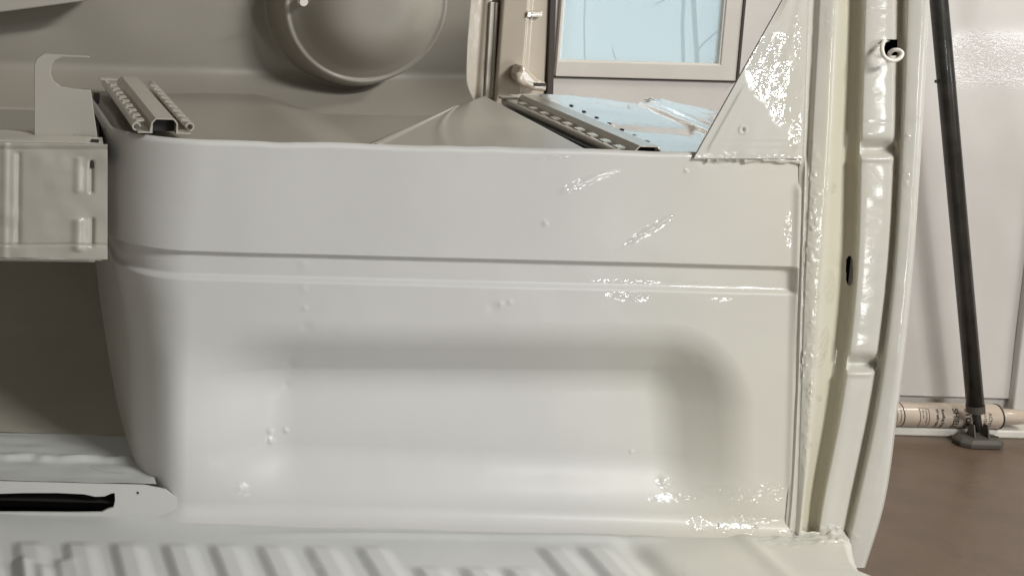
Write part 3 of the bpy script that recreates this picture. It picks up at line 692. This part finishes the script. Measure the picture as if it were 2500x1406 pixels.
# ring hole and slot: leave out the faces
pc = (Pcol[:-1, :-1]+Pcol[1:, 1:])/2; qc = (Pr[:-1, :-1]+Pr[1:, 1:])/2
hole1 = (np.abs(pc-2173) < 18) & (np.abs(qc-117) < 20)
hole2 = ((pc-2074)/8.5)**2+((qc-661)/37)**4 < 1
pil = link('door_pillar', grid_mesh('pillar', aty(Pcol, Pr, Ypil), keep=~(hole1 | hole2), attrs={'wet': wp, 'warm_yellow': Ycol}), M['paint'], van, smooth=True)
for (x, y, sx, sz) in ((2173, 117, .028, .03), (2078, 661, .014, .042)):
    q = aty(x, y, YF+.02)
    bm = bmesh.new(); bmesh.ops.create_cube(bm, size=1); bm.transform(Matrix.Translation((float(q[0]), YF+.040 if y > 300 else YF+.02, float(q[2]))) @ Matrix.Diagonal((sx, .028 if y < 300 else .012, sz, 1)))
    bm.faces.ensure_lookup_table(); bmesh.ops.delete(bm, geom=[f for f in bm.faces if f.normal.y < -.9], context='FACES'); me = bpy.data.meshes.new('cav'); bm.to_mesh(me); bm.free()
    c_ = link('cavity', me, M['dark'], pil)
# outer return of the pillar, its thickness toward the back
edge_px = Pcol[-1]; e0 = aty(edge_px, py, Ypil[-1]); e1 = e0+np.array([-.012, .10, 0])
link('pillar_return', grid_mesh('ret', np.stack([e0, e1], 0)), M['paint'], van, smooth=True)
0 and link('pillar_inner', grid_mesh('inn', np.stack([aty(Pcol[0], py, YF+.003), aty(Pcol[0], py, YF+.003)+np.array([.01, .12, 0])], 0)[:, :int(NR*.43)]), M['paint_in'], van, smooth=True)
# ring hanging out of the pillar hole
rc = aty(2174, 122, YF-.012)
ring = empty('wire_ring', tuple(map(float, rc)), 'cream painted wire ring hooked through the square pillar hole', 'ring')
kp = [(2168, 98, .008), (2158, 102, -.004), (2153, 118, -.012), (2157, 136, -.015), (2170, 147, -.017), (2186, 148, -.017), (2199, 140, -.016), (2202, 130, -.014), (2194, 123, -.012), (2182, 123, -.010), (2174, 128, -.006), (2170, 136, .004)]
kx3 = np.arange(len(kp)); pts = []
for k in np.linspace(0, len(kp)-1, 60):
    a_, b_, c_ = (crom(kx3, np.array([q[i] for q in kp], float), k) for i in range(3)); pts.append(aty(float(a_), float(b_), YF+float(c_)))
link('ring_wire', tube('ring', pts, .0021, 12), M['trimwhite'], ring, smooth=True)
# --- gusset plate between seat box and pillar
n1, n2 = 240, 300
gy_ = np.linspace(-420, 388, n2)[None]; left = np.interp(gy_, [-420, -20, 0, 200, 388], [2000-50, 1921, 1910, 1803, 1692]); left = 1692+(388-gy_)*(1910-1692)/388.
left = np.minimum(left, 1955)
right = np.interp(gy_, [-420, 0, 350, 388], [1982, 1970, 1958, 1956])
s_ = np.linspace(0, 1, n1)[:, None]
GXx = left+(right-left)*s_; GYy = gy_+0*s_
D_ = .0+.0005*fbm(GXx.shape, (4, 6), 95)
D_ -= .0010*np.exp(-((GXx-left-26)/5)**2)*sst(200, 240, GYy)*(1-sst(355, 375, GYy))      # raised fold near the free edge
D_ += .002*np.exp(-((GXx-1813)**2+(GYy-317)**2)/5**2)-.0008*np.exp(-((np.hypot(GXx-1813, GYy-317)-8)/3)**2)
D_ += .00012*np.sin(GYy/2.6)*np.exp(-((GYy-350)/16)**2)*sst(1740, 1780, GXx)
gu = link('gusset_plate', grid_mesh('gusset', aty(GXx, GYy, YF-.002+D_), attrs={'wet': wetmap(GXx, GYy)*sst(-.9, .5, fbm(GXx.shape, (26, 50), 97)+.6), 'warm_yellow': .3+.3*sst(1850, 1960, GXx)}), M['paint'], van, smooth=True, solid=.0025)  # cream tint rising to the right is painted warm light

# --- far door pillar seen across the cab
FY = 2.45
n1, n2 = 160, 60
kx_ = np.array([1140, 1180, 1188, 1212, 1222, 1228, 1290, 1300, 1345, 1350]); kd = np.array([0, 0, -.004, -.004, 0, -.028, -.034, -.030, -.026, .0])
gx = np.linspace(1120, 1348, n1)[:, None]; gy_ = np.linspace(-500, 420, n2)[None]
GXx = gx-(gy_)*.075; GYy = gy_+0*gx
Dd = np.interp(gx, kx_, kd); Dd = blur(Dd, 5)
fpil = link('far_pillar', grid_mesh('farpil', aty(GXx, GYy, FY+Dd+0*gy_)), M['pillar_far'], van, smooth=True, solid=.003)
ft0, ft1 = aty(1208, 6, FY-.012), aty(1190, 236, FY-.012)
def strip(name, a, b, wd, dp, mt, par):
    return link(name, sweep(name, [(-wd/2, 0), (wd/2, 0)], a, b, closed=False), mt, par) 
def bar(name, xa0, xa1, ya, xb0, xb1, yb, Y, th, mt, par, bev=.001):
    return link(name, plate(name, [aty(xa0, ya, Y), aty(xb0, yb, Y), aty(xb1, yb, Y), aty(xa1, ya, Y)], (), th), mt, par, bevel=bev)
bar('trim_strip', 1198, 1217, 6, 1185, 1206, 240, FY-.012, .008, M['trimwhite'], fpil)
bar('trim_rib', 1211, 1217, 7, 1200, 1205, 240, FY-.016, .004, M['trimwhite'], fpil)
bar('door_seal', 1353, 1367, -300, 1336, 1351, 236, FY-.034, .03, M['rubber'], fpil)
bar('striker_plate', 1288, 1326, 30, 1286, 1324, 42, FY-.040, .006, M['pillar_far'], fpil)
for yy in (32, 39): bar('slot_edge', 1299, 1323, yy, 1299, 1323, yy+2.5, FY-.042, .002, M['trimwhite'], fpil, 0)
# folded hinge bracket at the pillar foot
hb_ = [(1276, 158), (1290, 170), (1318, 198), (1336, 200), (1336, 226), (1300, 222), (1268, 205), (1262, 186)]
link('hinge_bracket', plate('hinge', [aty(x, y, FY-.07) for x, y in hb_], (), .035), M['pillar_far'], fpil, bevel=.006)
link('hinge_slot', plate('hs', [aty(x, y, FY-.0715) for x, y in ((1304, 203), (1334, 204), (1334, 211), (1304, 211))], (), .002), M['rubber'], fpil)
link('bracket_fold', tube('bf', [aty(1262, 180, FY-.075), aty(1268, 196, FY-.08), aty(1282, 208, FY-.08)], [.006, .008, .004], 10), M['pillar_far'], fpil, smooth=True)

# --- roof, far side and left side of the cab: they shade the inside
def skin(name, c, sz, par=van): return link(name, box_mesh(name, c, sz), M['paint_in'], par, bevel=.01)
skin('roof_panel', (.10, 2.12, 1.16), (2.2, 1.18, .02))
skin('left_side_panel', (-.62, 1.75, .45), (.02, 1.85, 1.4))
skin('back_panel', (-.10, 2.68, .45), (1.1, .02, 1.4))

# --- lumpy seam sealant brushed over the joints
def seam(pts, rad, seed, wet_, yel_, flat=.22, n=220, lump=.5):
    pts = np.array(pts, float); t = np.linspace(0, len(pts)-1, n)
    P = np.stack([np.interp(t, range(len(pts)), pts[:, i]) for i in range(2)], 1)
    f1 = fbm((n, 3), (n//9, 1), seed)[:, 0]; f2 = fbm((n, 3), (n//14, 1), seed+1)[:, 0]
    V = []
    for k in range(n):
        a = P[min(k+1, n-1)]-P[max(k-1, 0)]; a = a/np.hypot(*a); nrm = np.array([-a[1], a[0]])
        rr_ = rad*(1+lump*f1[k])*min(1, k/4, (n-1-k)/4)+.05
        c = P[k]+nrm*f2[k]*rad*.25
        for j in range(14):
            an = 2*math.pi*j/14; q = c+nrm*math.cos(an)*rr_
            V.append(aty(q[0], q[1], YF-.0015-math.sin(an)*rr_*flat/F*YF))
    V = np.array(V).reshape(n, 14, 3); V = np.concatenate([V, V[:, :1]], 1)
    me = grid_mesh('seam', V, attrs={'wet': np.full(V.shape[:2], wet_), 'warm_yellow': np.full(V.shape[:2], yel_)})
    link('seam_sealant', me, M['paint'], van, smooth=True)
seam([(1698, 381), (1760, 384), (1840, 388), (1962, 393)], 8, 301, .9, .5)
seam([(1745, 1296), (1830, 1302), (1930, 1304), (2000, 1300), (2062, 1306)], 12, 305, 1.6, .5, n=160, flat=.4)
